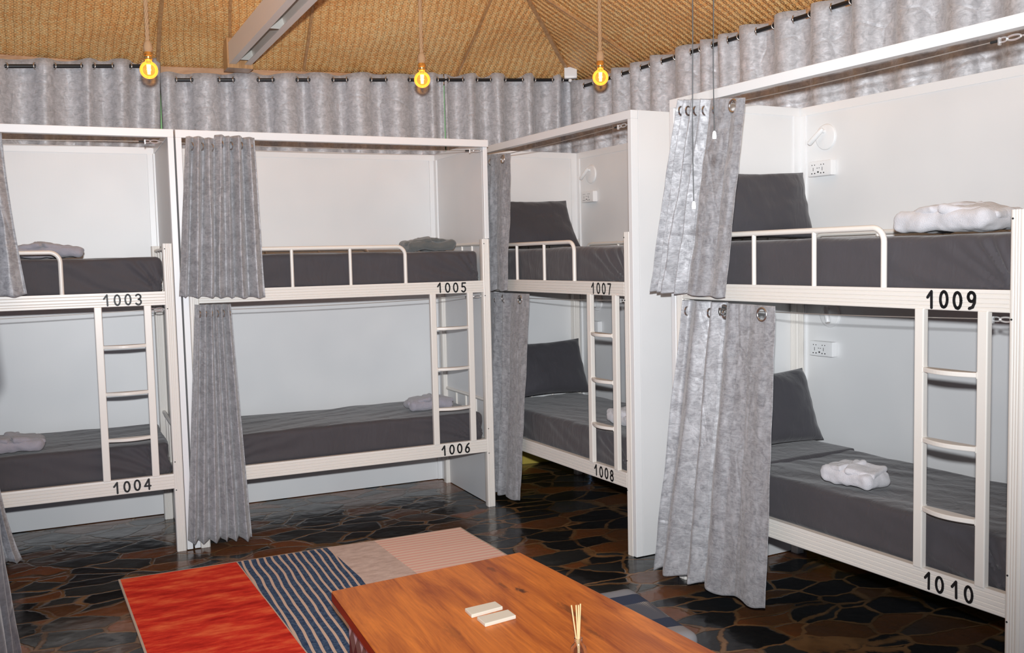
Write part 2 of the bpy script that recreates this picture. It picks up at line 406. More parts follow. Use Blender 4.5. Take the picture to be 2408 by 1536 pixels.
def slope_pt(i, s, rr, dz=0):
    p0, d, n = planes[i]; P = p0 + d * s - n * rr; return Vector((P.x, P.y, EZ + SL * rr + dz))
k = 1
def batten(p, q, wd=.022, name=None):
    global k
    p, q = Vector(p), Vector(q); d = (q - p).normalized(); u = d.cross(Vector((0, 0, 1))).normalized(); v = u.cross(d)
    b = B(); N = 10; prof = [(-wd, 0), (wd, 0), (wd * .8, -.016), (-wd * .8, -.016)]
    for a in range(N + 1):
        c = p.lerp(q, a / N) + u * (noise.noise(Vector((a * .7, p.x, 0))) * .012)
        for x, z in prof: b.v.append(tuple(c + u * x + v * z))
    for a in range(N):
        for j in range(4):
            b.f.append((a * 4 + j, a * 4 + (j + 1) % 4, a * 4 + 4 + (j + 1) % 4, a * 4 + 4 + j)); b.mi.append(0)
    b.f += [(0, 1, 2, 3), (N * 4 + 3, N * 4 + 2, N * 4 + 1, N * 4)]; b.mi += [0, 0]
    struct(b.obj('trim_%d' % k, SEAM)); k += 1
def hip(i, j, P0, L):
    # direction of equal distance between planes i and j
    n1, n2 = planes[i][2], planes[j][2]; dd = perp(n1 - n2).normalized()
    if dd.dot(n1) > 0: dd = -dd
    rise = -dd.dot(n1) * SL
    a = Vector((P0.x, P0.y, EZ - .012)); return a, a + Vector((dd.x, dd.y, rise)) * L
batten(*hip(1, 2, CB, 3.6), wd=.018)
batten(*hip(0, 1, CA, 3.6), wd=.014)
batten(slope_pt(1, 1.0, .0, -.015), slope_pt(1, 1.0 - .0, 2.6, -.02), .011)
batten(slope_pt(1, 2.14, .0, -.015), slope_pt(1, 2.30, 2.2, -.02), .009)
batten(slope_pt(2, .83, .0, -.015), slope_pt(2, .75, 1.6, -.02), .009)
batten(slope_pt(1, .48, .28, -.015), slope_pt(1, .50, 2.6, -.02), .011)
# eave boards along the wall tops
for (p, q, n), zz in (((CA - dA * 3.3, CA, perp(dA)), (2.99, 3.05)), ((CA, CB, perp(dB)), (3.01, 3.085)), ((CB, CB + dC * 9, perp(dC)), (3.04, 3.075))):
    d = (q - p).normalized(); b = B(); u = Vector((n.x, n.y, 0)); P = Vector((p.x, p.y, 0)); Q = Vector((q.x, q.y, 0))
    z0, z1 = EZ - .085, EZ + .02
    pts = []
    for c in (P, Q):
        for o_, z in ((.045, z0), (.10, z0), (.10, z1), (.045, z1)): pts.append(c + u * o_ + Vector((0, 0, z)))
    b.add(pts, [(0, 1, 5, 4), (1, 2, 6, 5), (2, 3, 7, 6), (3, 0, 4, 7), (3, 2, 1, 0), (4, 5, 6, 7)])
    struct(b.obj('trim_%d' % k, EAVE)); k += 1

# ------------------------------------------------------------------ white steel tie beam
tr = empty('tie_beam', (1.08, 6.76, 3.03), R(1.6))
tag(tr, 'pale painted double steel tie beam crossing under the woven ceiling at upper left', 'beam')
L_ = 6.5
for nm, x0, x1, z0, z1, m in (('web_plate', -.075, -.069, .0, .13, STEELW), ('web_plate', .066, .072, .0, .13, STEELW)):
    b = B().box((x0, -L_, z0), (x1, 0, z1)); b.obj(nm, m, tr)
for x0, x1 in ((-.075, -.03), (.030, .072)):
    B().box((x0, -L_, -.006), (x1, 0, .0)).obj('flange', STEELW, tr)
B().box((-.075, -L_, .13), (.072, 0, .136)).obj('top_plate', STEELW, tr)
for yy in (-.02, -.95, -1.9, -2.85):
    b = B(); b.add([(-.069, yy, .125), (.066, yy, .125), (.066, yy - .11, .0), (-.069, yy - .11, .0), (-.069, yy - .008, .125), (.066, yy - .008, .125), (.066, yy - .118, .0), (-.069, yy - .118, .0)],
                   [(0, 1, 2, 3), (7, 6, 5, 4), (0, 4, 5, 1), (3, 2, 6, 7), (0, 3, 7, 4), (1, 5, 6, 2)])
    b.obj('brace_plate', STEELP, tr)
B().box((-.085, .002, -.03), (.085, .16, .17)).obj('end_plate', SEAM, tr)

# ------------------------------------------------------------------ curtain builder
def cloth(name, F_map, top, bot, prof, nu=160, nv=40, seed=0, holes=(), wob=.012, mats=(SATIN,), hem=.07, head=.075):
    """top/bot: function u -> (t, z, d); prof(u, v) -> (dt, dd); returns B with grid in local coordinates"""
    b = B()
    for j in range(nv + 1):
        v = (j / nv)
        for i in range(nu + 1):
            u = i / nu; a = Vector(top(u)); c = Vector(bot(u)); p = a.lerp(c, v)
            dt, dd = prof(u, v)
            nz = noise.noise(Vector((u * 5 + seed, v * 3.0, seed * 1.7))) * wob * min(1, v * 2.5)
            n2 = noise.noise(Vector((u * 16 + seed, v * 9.0, 4.2))) * wob * .35
            hemo = .0016 if (v > 1 - hem or v < head) else 0
            b.v.append((p.x + dt, p.y + dd + nz + n2 - hemo, p.z))
    for j in range(nv):
        for i in range(nu):
            a = j * (nu + 1) + i; q = (a, a + nu + 1, a + nu + 2, a + 1)
            cx = sum(b.v[k_][0] for k_ in q) / 4; cz = sum(b.v[k_][2] for k_ in q) / 4
            if any((cx - hx) ** 2 + (cz - hz) ** 2 < hr * hr for hx, hz, hr in holes): continue
            b.f.append(q); b.mi.append(0)
    return b

# ------------------------------------------------------------------ wall curtains on black rods
def wall_curtain(p0, d, z0f, cross, first_front, s0, s1, label, zbot=1.3, amp=.043, shift=0.0, seed=1, rings='both'):
    n = perp(d)
    ks = sorted([c for c in cross if s0 < c < s1]); knots = [s0] + ks + [s1]
    def fold(s):
        for i in range(len(knots) - 1):
            if knots[i] <= s <= knots[i + 1] + 1e-9:
                L = knots[i + 1] - knots[i]; x = (s - knots[i]) / L
                a = min(1, L / .1) * amp
                sgn = 1 if ((i % 2 == 0) == first_front) else -1
                return -sgn * a * max(0.0, math.sin(pi * x)) ** .75
        return 0
    W = s1 - s0; nu = max(60, int(W / .008))
    root = Vector((p0.x + d.x * s0, p0.y + d.y * s0, 0))
    def top(u):
        s = s0 + W * u; return (s - s0, 0, z0f(s) + .045 + .006 * math.sin(s * 14))
    def bot(u):
        s = s0 + W * u; return (s - s0 + shift * u, 0, zbot)
    def prof(u, v):
        s = s0 + W * u; f = fold(s); return (0, f * (1 - .25 * v))
    b = cloth('c', None, lambda u: Vector((top(u)[0], top(u)[1], top(u)[2])), lambda u: Vector(bot(u)), prof, nu=nu, nv=30, seed=seed, wob=.016, head=.05, hem=.02)
    root_o = empty('wall_curtain', (root.x, root.y, zbot), math.atan2(d.y, d.x))
    b.v = [(x, y, z - zbot) for x, y, z in b.v]
    b.obj('curtain_cloth', SATIN2, root_o, smooth=True, solid=.0015)
    for c in ks:
        # slope sign of the fold at this crossing
        e = fold(c + .01) - fold(c - .01)
        nr = Vector((math.copysign(.85, -e), -.52, 0)).normalized()
        B().torus((c - s0, 0, z0f(c) - zbot), .021, .0045, nr, 24, 8).obj('grommet', NICKEL, root_o, smooth=True)
    tag(root_o, label, 'curtain', 'satin curtains on the wall rods')
    return root_o
def rod(p0, d, s0, s1, zf, label, rr=.0125):
    a = Vector((p0.x, p0.y, 0)) + Vector((d.x, d.y, 0)) * s0; c = Vector((p0.x, p0.y, 0)) + Vector((d.x, d.y, 0)) * s1
    a.z = zf(s0); c.z = zf(s1); b = B().tube([(0, 0, 0), tuple(c - a)], rr, 14)
    o = b.obj('curtain_rod', ROD, smooth=True); o.location = a; tag(o, label, 'curtain rod', 'black curtain rods'); return o
zA = lambda s: 2.976 + .085 * (s / 1.0 * .93)      # s measured from (-.354,7.013)
PA = Vector((-.354, 7.013)); 
zA = lambda s: 2.974 + .079 * s
zB = lambda s: 2.953 + .0347 * s
zC = lambda s: 2.985 + .008 * s
crA = [-.62, -.48, -.34, -.2, .0, .171, .282, .455, .521, .649, .752, .86]
rod(PA, dA, -1.6, .925, zA, 'black curtain rod above the leftmost bunk')
rod(CA, dB, .02, 3.06, zB, 'black curtain rod along the back wall between the corners')
rod(CB, dC, .05, 7.4, zC, 'black curtain rod rising to the right above the right wall bunks')
wall_curtain(PA, dA, zA, crA, True, -1.2, .955, 'grey satin wall curtain above the leftmost bunk, left of the green slit', shift=-.085, seed=3)
crB = [.109, .222, .396, .505, .666, .776, .937, 1.028, 1.193, 1.305, 1.471, 1.595, 1.759, 1.90, 1.975]
wall_curtain(CA, dB, zB, crB, True, .01, 2.028, 'wide grey satin wall curtain behind the back bunk, between the two slits', seed=5)
wall_curtain(CA, dB, zB, [2.06, 2.187, 2.285, 2.408, 2.511, 2.667, 2.754, 2.914, 2.985], True, 2.036, 3.10, 'narrower grey satin wall curtain just left of the room corner', seed=8)
wall_curtain(CB, dC, zC, [.16, .31, .42, .55, .663, .78, .889, 1.01, 1.126, 1.28, 1.432, 1.54, 1.641], True, -.03, 1.70,
             'grey satin wall curtain on the right wall, next to the room corner', seed=11, amp=.05)
crC2 = [1.79, 1.899, 2.04, 2.195, 2.34, 2.478, 2.62, 2.769, 2.9, 3.05, 3.2, 3.34, 3.5, 3.64, 3.8, 3.95, 4.1, 4.25, 4.4, 4.55, 4.7, 4.85, 5.0]
wall_curtain(CB, dC, zC, crC2, True, 1.71, 5.15, 'shiny grey satin wall curtain above the nearest right bunk', seed=14, amp=.05)

# ------------------------------------------------------------------ digits
def arc(cx, cy, rx, ry, a0, a1, n=14): return [(cx + rx * cos(R(a0 + (a1 - a0) * i / n)), cy + ry * sin(R(a0 + (a1 - a0) * i / n))) for i in range(n + 1)]
DG = {'0': [arc(.5, .5, .42, .46, 0, 360, 22)],
      '1': [[(.12, .62), (.34, .78), (.62, .98), (.62, .02)]],
      '3': [arc(.45, .74, .38, .22, 150, -85, 14) + arc(.45, .27, .42, .25, 85, -150, 14)],
      '4': [[(.74, .02), (.74, .98), (.05, .34), (.98, .34)]],
      '5': [[(.88, .96), (.22, .96), (.18, .56)] + arc(.46, .31, .42, .28, 120, -145, 14)],
      '6': [[(.80, .95), (.45, .78), (.2, .5)] + arc(.5, .29, .38, .27, 160, -200, 20)],
      '7': [[(.08, .95), (.92, .95), (.62, .5), (.42, .02)]],
      '8': [arc(.5, .74, .33, .22, 0, 360, 18), arc(.5, .27, .41, .25, 0, 360, 18)],
      '9': [arc(.5, .70, .38, .26, 0, 360, 20), [(.88, .70), (.85, .38), (.62, .12), (.22, .03)]]}
def number(txt, x0, zc, parent, hgt=.062, wid=.034, gap=.056, sw=.0105, y=-.0006, gaps=None):
    x = x0
    for n_, ch in enumerate(txt):
        jit = random.uniform(-.002, .002); tilt = random.uniform(-.05, .03); b = B()
        for line in DG[ch]:
            pts = [(x + px * wid + (pz - .5) * tilt * wid, zc - hgt / 2 + pz * hgt + jit) for px, pz in line]
            for (xa, za), (xb, zb) in zip(pts, pts[1:]):
                dx, dz = xb - xa, zb - za; L = math.hypot(dx, dz)
                if L < 1e-6: continue
                nx, nz = -dz / L * sw / 2, dx / L * sw / 2
                b.prism([(xa + nx, za + nz), (xb + nx, zb + nz), (xb - nx, zb - nz), (xa - nx, za - nz)], 'y', y - .0006, y)
            for xa, za in pts:
                r_ = sw / 2 * random.uniform(.9, 1.15)
                b.prism([(xa + r_ * cos(a_ * pi / 4), za + r_ * sin(a_ * pi / 4)) for a_ in range(8)], 'y', y - .0007, y)
        b.obj('painted_digit', BLACK, parent)
        x += gaps[n_] if gaps else gap

# ------------------------------------------------------------------ bunk beds
LB, LT, UB, UT, PT = .376, .462, 1.446, 1.524, 1.797
BD = .84
def rail_prof(z0, z1, front):
    H = z1 - z0; pts = [(.0015, z0), (.030, z0), (.030, z1), (.0015, z1)]
    out = [(.030, z0), (.030, z1)]
    ys = []
    # front face from top to bottom with grooves
    out.append((.001, z1))
    for g in (.80, .58, .36, .18):
        zc = z0 + H * g
        out += [(0, zc + .006), (0, zc + .0028), (.0035, zc), (0, zc - .0028)]
    out += [(0, z0 + .003), (.002, z0)]
    if not front: out = [(BD - y, z) for y, z in out][::-1]
    return out
def post_prof(x0, y0, w=.055):
    pts = []
    r = .010
    for cx, cy, a0 in ((x0 + r, y0 + r, 180), (x0 + w - r, y0 + r, 270), (x0 + w - r, y0 + w - r, 0), (x0 + r, y0 + w - r, 90)):
        for i in range(4): pts.append((cx + r * cos(R(a0 + 30 * i)), cy + r * sin(R(a0 + 30 * i))))
        if a0 == 180:
            for g in (.32, .5, .68): pts += [(x0 + w * g - .0022, y0), (x0 + w * g, y0 + .002), (x0 + w * g + .0022, y0)]
        if a0 == 270:
            for g in (.32, .5, .68): pts += [(x0 + w, y0 + w * g - .0022), (x0 + w - .002, y0 + w * g), (x0 + w, y0 + w * g + .0022)]
    return pts
def guard(pts_corner, r=.0125, fil=.055, plane='x', c=0.0):
    """rounded inverted-U path in the given vertical plane: (a0,z0) up, across, down to (a1,z0)"""
    a0, a1, z0, z1 = pts_corner; out = [(a0, z0)]
    for i in range(9):
        t = R(180 - 90 * i / 8); out.append((a0 + fil + fil * cos(t), z1 - fil + fil * sin(t)))
    for i in range(9):
        t = R(90 - 90 * i / 8); out.append((a1 - fil + fil * cos(t), z1 - fil + fil * sin(t)))
    out.append((a1, z0))
    return [(a, c, z) if plane == 'x' else (c, a, z) for a, z in out]
def make_bed(F):
    x, y, a = FR[F]; root = empty('bunk_bed', (x, y, 0), R(a)); t0 = TL[F] + .035; t1 = .055
    for px in (t0, t1 - .055):
        for py, front in ((0, 1), (BD - .055, 0)):
            h = PT
            B().prism(post_prof(px, py), 'z', 0, h).obj('post', CREAM, root, smooth=True)
    for z0, z1 in ((LB, LT), (UB, UT)):
        for front in (1, 0):
            B().prism(rail_prof(z0, z1, front), 'x', t0 + .053, t1 - .053).obj('side_rail', CREAM, root)
        for px in (t0 + .012, t1 - .042):
            B().box((px, .05, z0 + .01), (px + .03, BD - .05, z1 - .01)).obj('end_rail', CREAM, root, bevel=.003)
        B().box((t0 + .05, .031, z1 - .035), (t1 - .05, BD - .031, z1 - .022)).obj('bed_base', PLY, root)
    # front and back guard rails
    for c, nm in ((.014, 'guard_rail'), (BD - .014, 'guard_rail')):
        g = B().tube(guard((-1.66, -.531, UT - .003, 1.757), .0125, .055, 'x', c), .0122, 12).obj(nm, CREAM, root, smooth=True)
        for px in (-.89, -1.252):
            B().tube([(px, c, UT - .003), (px, c, 1.75)], .0105, 10).obj('guard_bar', CREAM, g, smooth=True)
    # end hoops between the posts, upper and lower
    for px in (t0 + .027, t1 - .027):
        for z0, z1, zt in ((UB, UT, 1.765), (LB, LT, .715)):
            e = B().tube([(px, .05, zt), (px, BD - .05, zt)], .0122, 10).obj('end_hoop', CREAM, root, smooth=True)
            for py in (.24, .42, .60):
                B().tube([(px, py, z1 - .012), (px, py, zt)], .009, 8).obj('end_bar', CREAM, e, smooth=True)
    # ladder
    lad = B().box((-.375, -.004, LT - .004), (-.335, .024, UB + .004)).obj('ladder_stile', CREAM, root, bevel=.004)
    B().box((-.115, -.004, LT - .004), (-.075, .024, UB + .004)).obj('ladder_stile', CREAM, root, bevel=.004)
    for z in (1.219, .953, .690):
        b = B(); N = 14; V = []
        for i in range(N + 1):
            u = i / N; xx = -.337 + u * (.337 - .113); bow = -.030 * sin(pi * u)
            for dy, dz in ((bow - .004, -.008), (.024, -.008), (.024, .010), (bow - .004, .010)): V.append((xx, dy, z + dz))
        Fc = [(i * 4 + j, i * 4 + (j + 1) % 4, i * 4 + 4 + (j + 1) % 4, i * 4 + 4 + j) for i in range(N) for j in range(4)] + [(0, 1, 2, 3), (N * 4 + 3, N * 4 + 2, N * 4 + 1, N * 4)]
        b.add(V, [q[::-1] for q in Fc]); b.obj('ladder_rung', CREAM, root, bevel=.003)
    # post bolts
    for z in (UT - .10, LT + .07, LB - .01, PT - .03):
        B().lathe([(.0035, 0), (.0035, .002)], 8, (.012, -.001, z), M4=Matrix.Rotation(R(90), 4, 'X')).obj('bolt', DARKP, root)
    if F in NM:
        u, l = NM[F]
        number(u, -.325, (UB + UT) / 2, root, sw=.0115 if F == 'D' else .0095)
        number(l, -.325, (LB + LT) / 2, root, gaps=(.055, .055, .055, .05) if F != 'D' else (.05, .066, .055, .05), sw=.0105)
    lab = {'A': 'cream steel bunk bed marked 1003 and 1004 at the left', 'B': 'cream steel bunk bed marked 1005 and 1006 against the back',
           'C': 'cream steel bunk bed marked 1007 and 1008 in the corner', 'D': 'cream steel bunk bed marked 1009 and 1010 nearest at right',
           'E': 'cream steel bunk bed without a number beyond the left edge of the photo'}[F]
    tag(root, lab, 'bunk bed', 'steel bunk beds along the walls'); return root
for F in 'ABCDE': make_bed(F)

# ------------------------------------------------------------------ white panel alcoves round each bunk
BT, BB = 2.445, 2.40
def make_cubicle(F):
    x, y, a = FR[F]; root = empty('sleeping_alcove', (x, y, 0), R(a)); tl = TL[F]; D_ = DEP[F]
    tr0, tr1 = (.057, .09) if F != 'B' else (.030, .061)
    d0 = .002 if F != 'B' else .058
    beam = B().box((tl, 0, BB), (tr1, .045, BT)).obj('top_beam', TRIM, root, bevel=.002)
    zb = .004 if F in 'ABE' else .004
    B().box((tl, D_, .10 if F in 'CD' else zb), (tr1, D_ + .033, BT)).obj('back_panel', PANEL, root, bevel=.001)
    lz = .29 if F == 'C' else zb
    B().box((tl, .047, lz), (tl + .033, D_ - .001, BT)).obj('side_panel', PANEL, root, bevel=.001)
    B().box((tr0, .047, zb), (tr1, D_ - .001, BT)).obj('side_panel', PANEL, root, bevel=.001)
    if d0 < .05: B().box((tr0, .0, zb), (tr1, .046, BB)).obj('edge_trim', TRIM, root, bevel=.002)
    else: B().box((tr0, .02, PT + .003), (tr1, .046, BB)).obj('edge_trim', TRIM, root, bevel=.002)
    B().box((tl, .0, zb), (tl + .033, .046, BB)).obj('edge_trim', TRIM, root, bevel=.002)
    # inside trims framing the panels, with thin proud edges
    e = .004; wt = .045
    il, ir = tl + .033, tr0
    B().box((il, D_ - e, BT - wt), (ir, D_, BT)).obj('top_trim', TRIM, root, bevel=.001)
    for px in (il, ir - wt):
        B().box((px, D_ - .012, zb), (px + wt, D_, BT - wt)).obj('corner_trim', TRIM, root, bevel=.001)
    for px, s in ((il, 1), (ir, -1)):
        a_, c_ = sorted((px, px + s * e))
        B().box((a_, .05, BT - wt), (c_, D_ - .012, BT)).obj('top_trim', TRIM, root, bevel=.001)
        a_, c_ = sorted((px, px + s * .012))
        B().box((a_, D_ - .06, lz if s > 0 else zb), (c_, D_ - .012, BT - wt)).obj('corner_trim', TRIM, root, bevel=.001)
    lab = {'A': 'white panelled sleeping alcove around the leftmost bunk', 'B': 'white panelled sleeping alcove around the back bunk 1005',
           'C': 'white panelled sleeping alcove in the corner around bunk 1007', 'D': 'white panelled sleeping alcove nearest at right around bunk 1009',
           'E': 'white panelled sleeping alcove beyond the left edge of the photo'}[F]
    tag(root, lab, 'alcove', 'white panel alcoves'); return root
for F in 'ABCDE': make_cubicle(F)

PL = {'A': 'leftmost bunk in view', 'B': 'bunk against the back wall', 'C': 'bunk in the room corner', 'D': 'large bunk nearest at right', 'E': 'bunk hidden beyond the left edge'}
# ------------------------------------------------------------------ mattresses
def mattress(F, low):
    zt, z0 = ((.645, LT - .021) if low else (1.722, UT - .021)); t0 = TL[F] + .035 + .062; t1 = -.008 if not (F == 'A') else -.004
    sd = ord(F) * 3 + low
    def disp(p, n):
        side = 1 - abs(n.z); f = noise.noise(Vector((p.x * 2.2, p.y * 3, p.z * 2 + sd))) * .010
        for xe, sg in ((t0, 1), (t1, -1)):      # creases fanning out of the lower corners
            dx = (p.x - xe) * sg; dz = p.z - z0 + .02; a_ = math.atan2(dz, dx + .02); rr = math.hypot(dx, dz)
            k_ = noise.noise(Vector((a_ * 9 + sd, rr * 1.5, sg))) ; ph_ = sin(a_ * 26 + 5 * noise.noise(Vector((rr * 3, a_ * 2, sd))))
            f += (.0085 * ph_ + .011 * k_) * side * math.exp(-rr / .45) * min(1, rr / .06)
        # long soft drag lines across the side and the top
        f += .0075 * noise.noise(Vector((p.x * 7 + p.z * 16, p.y * 2.5, sd + 2))) * side
        f += .006 * noise.noise(Vector((p.x * 2 + p.y * 3, p.y * 14 - p.x * 5, sd))) * (1 - side)
        if n.z < -.3: f = min(f, 0)
        return f
    y0 = .046; y1 = BD - .046
    b = B(); b.rbox((t0, y0, z0), (t1, y1, zt), .032, (190, 46, 16), disp)
    base = ((t0 + t1) / 2, (y0 + y1) / 2, z0)
    num = NM[F][1 if low else 0] if F in NM else ('below' if low else 'above')
    root = settle(b, 'mattress', SHEET, F, base, smooth=True)
    if F == 'D' and low:
        q = B(); q.rbox((t0 - .002, y0 - .004, zt - .035), (-1.36, y1 + .002, zt + .013), .012, (40, 30, 4), lambda p, n: noise.noise(p * 5) * .002)
        q.v = [(x - base[0], y - base[1], z - base[2]) for x, y, z in q.v]; q.obj('folded_sheet', SHEET, root, smooth=True)
    tag(root, f'charcoal sheeted mattress on the {"lower" if low else "upper"} berth of the {PL[F]}', 'mattress', 'charcoal mattresses')
for F in 'ABCDE': mattress(F, 0); mattress(F, 1)

# ------------------------------------------------------------------ pillows
def pillow(F, z0, dc, tb, tt, H, W, label, T=.075, sd=0, droop=0.0, twist=0.0):
    """pillow standing on its long edge, leaning on the head panel; tb/tt = t of the bottom and of the top"""
    b = B(); nu, nv = 36, 28
    lean = math.asin(max(-1, min(1, (tb - tt) / H)))
    hat = Vector((-sin(lean), 0, cos(lean))); nor = Vector((cos(lean), 0, sin(lean))); wat = Vector((sin(twist), cos(twist), 0))
    base = Vector((tb, dc, z0))
    for side in (1, -1):
        for j in range(nv + 1):
            for i in range(nu + 1):
                u = -1 + 2 * i / nu; v = -1 + 2 * j / nv
                ru = max(0, 1 - abs(u) ** 3.2); rv = max(0, 1 - abs(v) ** 3.2)
                th = T * (ru ** .55) * (rv ** .55)
                pin = 1 - .07 * (1 - abs(v) ** 2) * (abs(u) ** 6); pin2 = 1 - .09 * (1 - abs(u) ** 2) * (abs(v) ** 6)
                p = base + wat * (u * W / 2 * pin) + hat * (H / 2 + v * H / 2 * pin2 - droop * max(0, v) * (abs(u - .2)) * .12)
                wr = noise.noise(Vector((u * 2.5 + sd, v * 2.5, side))) * .012 + noise.noise(Vector((u * 7 + sd, v * 5, side * 2))) * .004
                p += nor * (side * (th + wr * min(1, th / .03)) + T * .55 + noise.noise(Vector((u + sd, v * .8, 7))) * .02)
                b.v.append(tuple(p))
    o = (nu + 1) * (nv + 1)
    for s_ in (0, 1):
        for j in range(nv):
            for i in range(nu):
                a = s_ * o + j * (nu + 1) + i; q = (a, a + 1, a + nu + 2, a + nu + 1)
                b.f.append(q if s_ else q[::-1]); b.mi.append(0)
    root = settle(b, 'pillow', PILLOWM, F, tuple(base), smooth=True)
    tag(root, label, 'pillow', 'charcoal pillows')
pillow('C', 1.722, .41, -1.62, -1.82, .40, .64, 'charcoal pillow leaning at the head of the upper corner bunk', sd=1, T=.055)
pillow('C', .648, .47, -1.64, -1.80, .42, .66, 'charcoal pillow upright at the head of the lower corner bunk', sd=5)
pillow('D', 1.722, .45, -1.655, -1.74, .37, .68, 'charcoal pillow propped at the head of the upper nearest right bunk', sd=9, T=.055)
pillow('D', .655, .45, -1.60, -1.76, .40, .68, 'charcoal pillow upright at the head of the lower nearest right bunk', sd=13)

# ------------------------------------------------------------------ towels
def towel(F, t, d, z, L, Dp, H, rz, mat, label, sd=0, flap=True):
    def disp(p, n):
        return noise.noise(Vector((p.x * 11 + sd, p.y * 11, p.z * 16))) * .013 + noise.noise(Vector((p.x * 30 + sd, p.y * 30, p.z * 34))) * .005
    b = B(); b.rbox((-L / 2, -Dp / 2, 0), (L / 2, Dp / 2, H * .86), min(H * .4, .035), (40, 20, 10), disp)
    x, y, a = FR[F]; loc = FM[F] @ Vector((t, d, z))
    root = b.obj('folded_towel', mat, smooth=True); root.location = loc; root.rotation_euler = (0, 0, R(a + rz))
    if flap:   # two overlapping folds on top, meeting in a diagonal crease
        for s_ in (-1, 1):
            f = B(); f.rbox((-L * .27, -Dp * .44, 0), (L * .27, Dp * .44, H * .42), H * .18, (24, 16, 6), disp)
            Mx = Matrix.Translation((s_ * L * .2, 0, H * .62)) @ Matrix.Rotation(R(s_ * 9), 4, 'Y') @ Matrix.Rotation(R(s_ * 16), 4, 'Z')
            f.v = [tuple(Mx @ Vector(q)) for q in f.v]; f.obj('towel_fold', mat, root, smooth=True)
    tag(root, label, 'towel', 'folded towels on the bunks')
towel('D', -.83, .19, .660, .26, .17, .085, 6, TOWEL_W, 'white rolled towel on the lower berth of the nearest right bunk', 1)
towel('D', -.50, .42, 1.740, .44, .30, .095, 0, TOWEL_W, 'large white crumpled towel on the upper berth of the nearest right bunk', 2)
towel('C', -.38, .28, .660, .26, .18, .08, 0, TOWEL_W, 'white towel on the lower corner bunk behind its ladder', 3)
towel('B', -.30, .30, .660, .30, .2, .075, -4, TOWEL_L, 'pale lilac towel on the lower back bunk', 4)
towel('B', -.24, .40, 1.732, .34, .26, .075, 0, TOWEL_G, 'dark grey folded cloth on the upper back bunk', 5)
towel('A', -.62, .34, 1.732, .42, .26, .07, 0, TOWEL_L, 'lilac grey folded towel on the upper leftmost bunk', 6)
towel('A', -.83, .20, .658, .32, .24, .075, 0, TOWEL_L, 'lilac grey towel on the lower leftmost bunk', 7)

# ------------------------------------------------------------------ bed curtains and their wires
def bed_curtain(F, top, bot, N, p, amp, label, seed, rings=(), flat=0.0, wire_z=None, mats=SATIN, tip=0.0, nv=60, rr=.027, zw=0.012, flare=1):
    """top=(t0,t1,z0,z1,d) bot=(same); N folds, p>1 gathers them to the left"""
    tf = lambda u: Vector((top[0] + (top[1] - top[0]) * u, top[4], top[2] + (top[3] - top[2]) * u))
    rg = random.Random(seed); K = int(round(N)); wts = [rg.uniform(.55, 1.5) for _ in range(K)]
    gath = [((q_ + 1) / K) ** (1.25 * (p - 1)) for q_ in range(K)]; wts = [a_ * g_ for a_, g_ in zip(wts, gath)]
    tot = sum(wts); kn = [0]
    for a_ in wts: kn.append(kn[-1] + a_ / tot)
    amps = [rg.uniform(.65, 1.25) for _ in range(K + 1)]; offs = [rg.uniform(-.35, .35) for _ in range(K + 1)]
    def ph(u):
        for q_ in range(K):
            if u <= kn[q_ + 1] or q_ == K - 1: return q_ + min(1, (u - kn[q_]) / (kn[q_ + 1] - kn[q_]))
    tf = lambda u: Vector((top[0] + (top[1] - top[0]) * u, top[4], top[2] + (top[3] - top[2]) * u + tip * (offs[int(ph(u) * .999)] * .03)))
    def bf(u):
        return Vector((bot[0] + (bot[1] - bot[0]) * u, bot[4], bot[2] + (bot[3] - bot[2]) * u + zw * sin(ph(u) * 2 * pi + 1.0) * .5))
    def prof(u, v):
        q = ph(u); i_ = min(K - 1, int(q)); fr = q - i_
        damp = 1 - flat * max(0, min(1, (u - .45) / .2)); damp *= min(1, (1 - u) / .03 + .25)
        A = amp * (.8 + .35 * v) * amps[i_] * min(1.3, max(.5, (kn[i_ + 1] - kn[i_]) * K))
        fold = 1 - 2 * max(0, sin(pi * fr)) ** .9          # broad rounded fronts, narrow deep valleys
        wd = abs(top[1] - top[0]) * (1 - v) + abs(bot[1] - bot[0]) * v
        fl_ = (v ** flare - v) * ((bot[1] - top[1]) * u + (bot[0] - top[0]) * (1 - u)) if flare != 1 else 0
        lean_ = offs[i_] * .5 * wd / K * sin(pi * fr) * sin(v * 3 + seed)
        return (fl_ + lean_ * damp + .07 * wd / K * sin(2 * pi * fr) * damp, A * fold * damp)
    nu = max(170, int(N * 26))
    holes = []
    if rings:
        nu = 240; nv = 150
        holes = [(x, z, rr * .80) for x, z in rings]
    b = cloth('c', None, tf, bf, prof, nu=nu, nv=nv, seed=seed, holes=holes, wob=.014)
    base = (min(bot[0], bot[1]) * .5 + max(bot[0], bot[1]) * .5, bot[4], min(bot[2], bot[3]))
    cl = B(); cl.v = b.v; cl.f = b.f; cl.mi = b.mi
    root = empty('bed_curtain', FM[F] @ Vector(base), R(FR[F][2]))
    cl.v = [(x - base[0], y - base[1], z - base[2]) for x, y, z in cl.v]
    cl.obj('curtain_cloth', mats, root, smooth=True, solid=.0014)
    for x, z in rings:
        near = min(b.v, key=lambda q: (q[0] - x) ** 2 + (q[2] - z) ** 2)
        B().torus((x - base[0], near[1] - base[1], z - base[2]), rr, .0055, (0, 1, 0), 30, 8).obj('grommet', NICKEL, root, smooth=True)
    # edge-on grommets inside the gathered folds
    if N > 3:
        for k_ in range(int(N)):
            u = 1 - (1 - (k_ + .5) / N) ** (1 / p)
            if rings and u > .6: continue
            P = tf(u)
            B().torus((P.x - base[0], P.y - base[1], P.z - .055 - base[2]), .021, .0045, (1, .35, 0), 20, 6).obj('grommet', NICKEL, root, smooth=True)
    tag(root, label, 'curtain', 'satin privacy curtains on the bunks'); return root
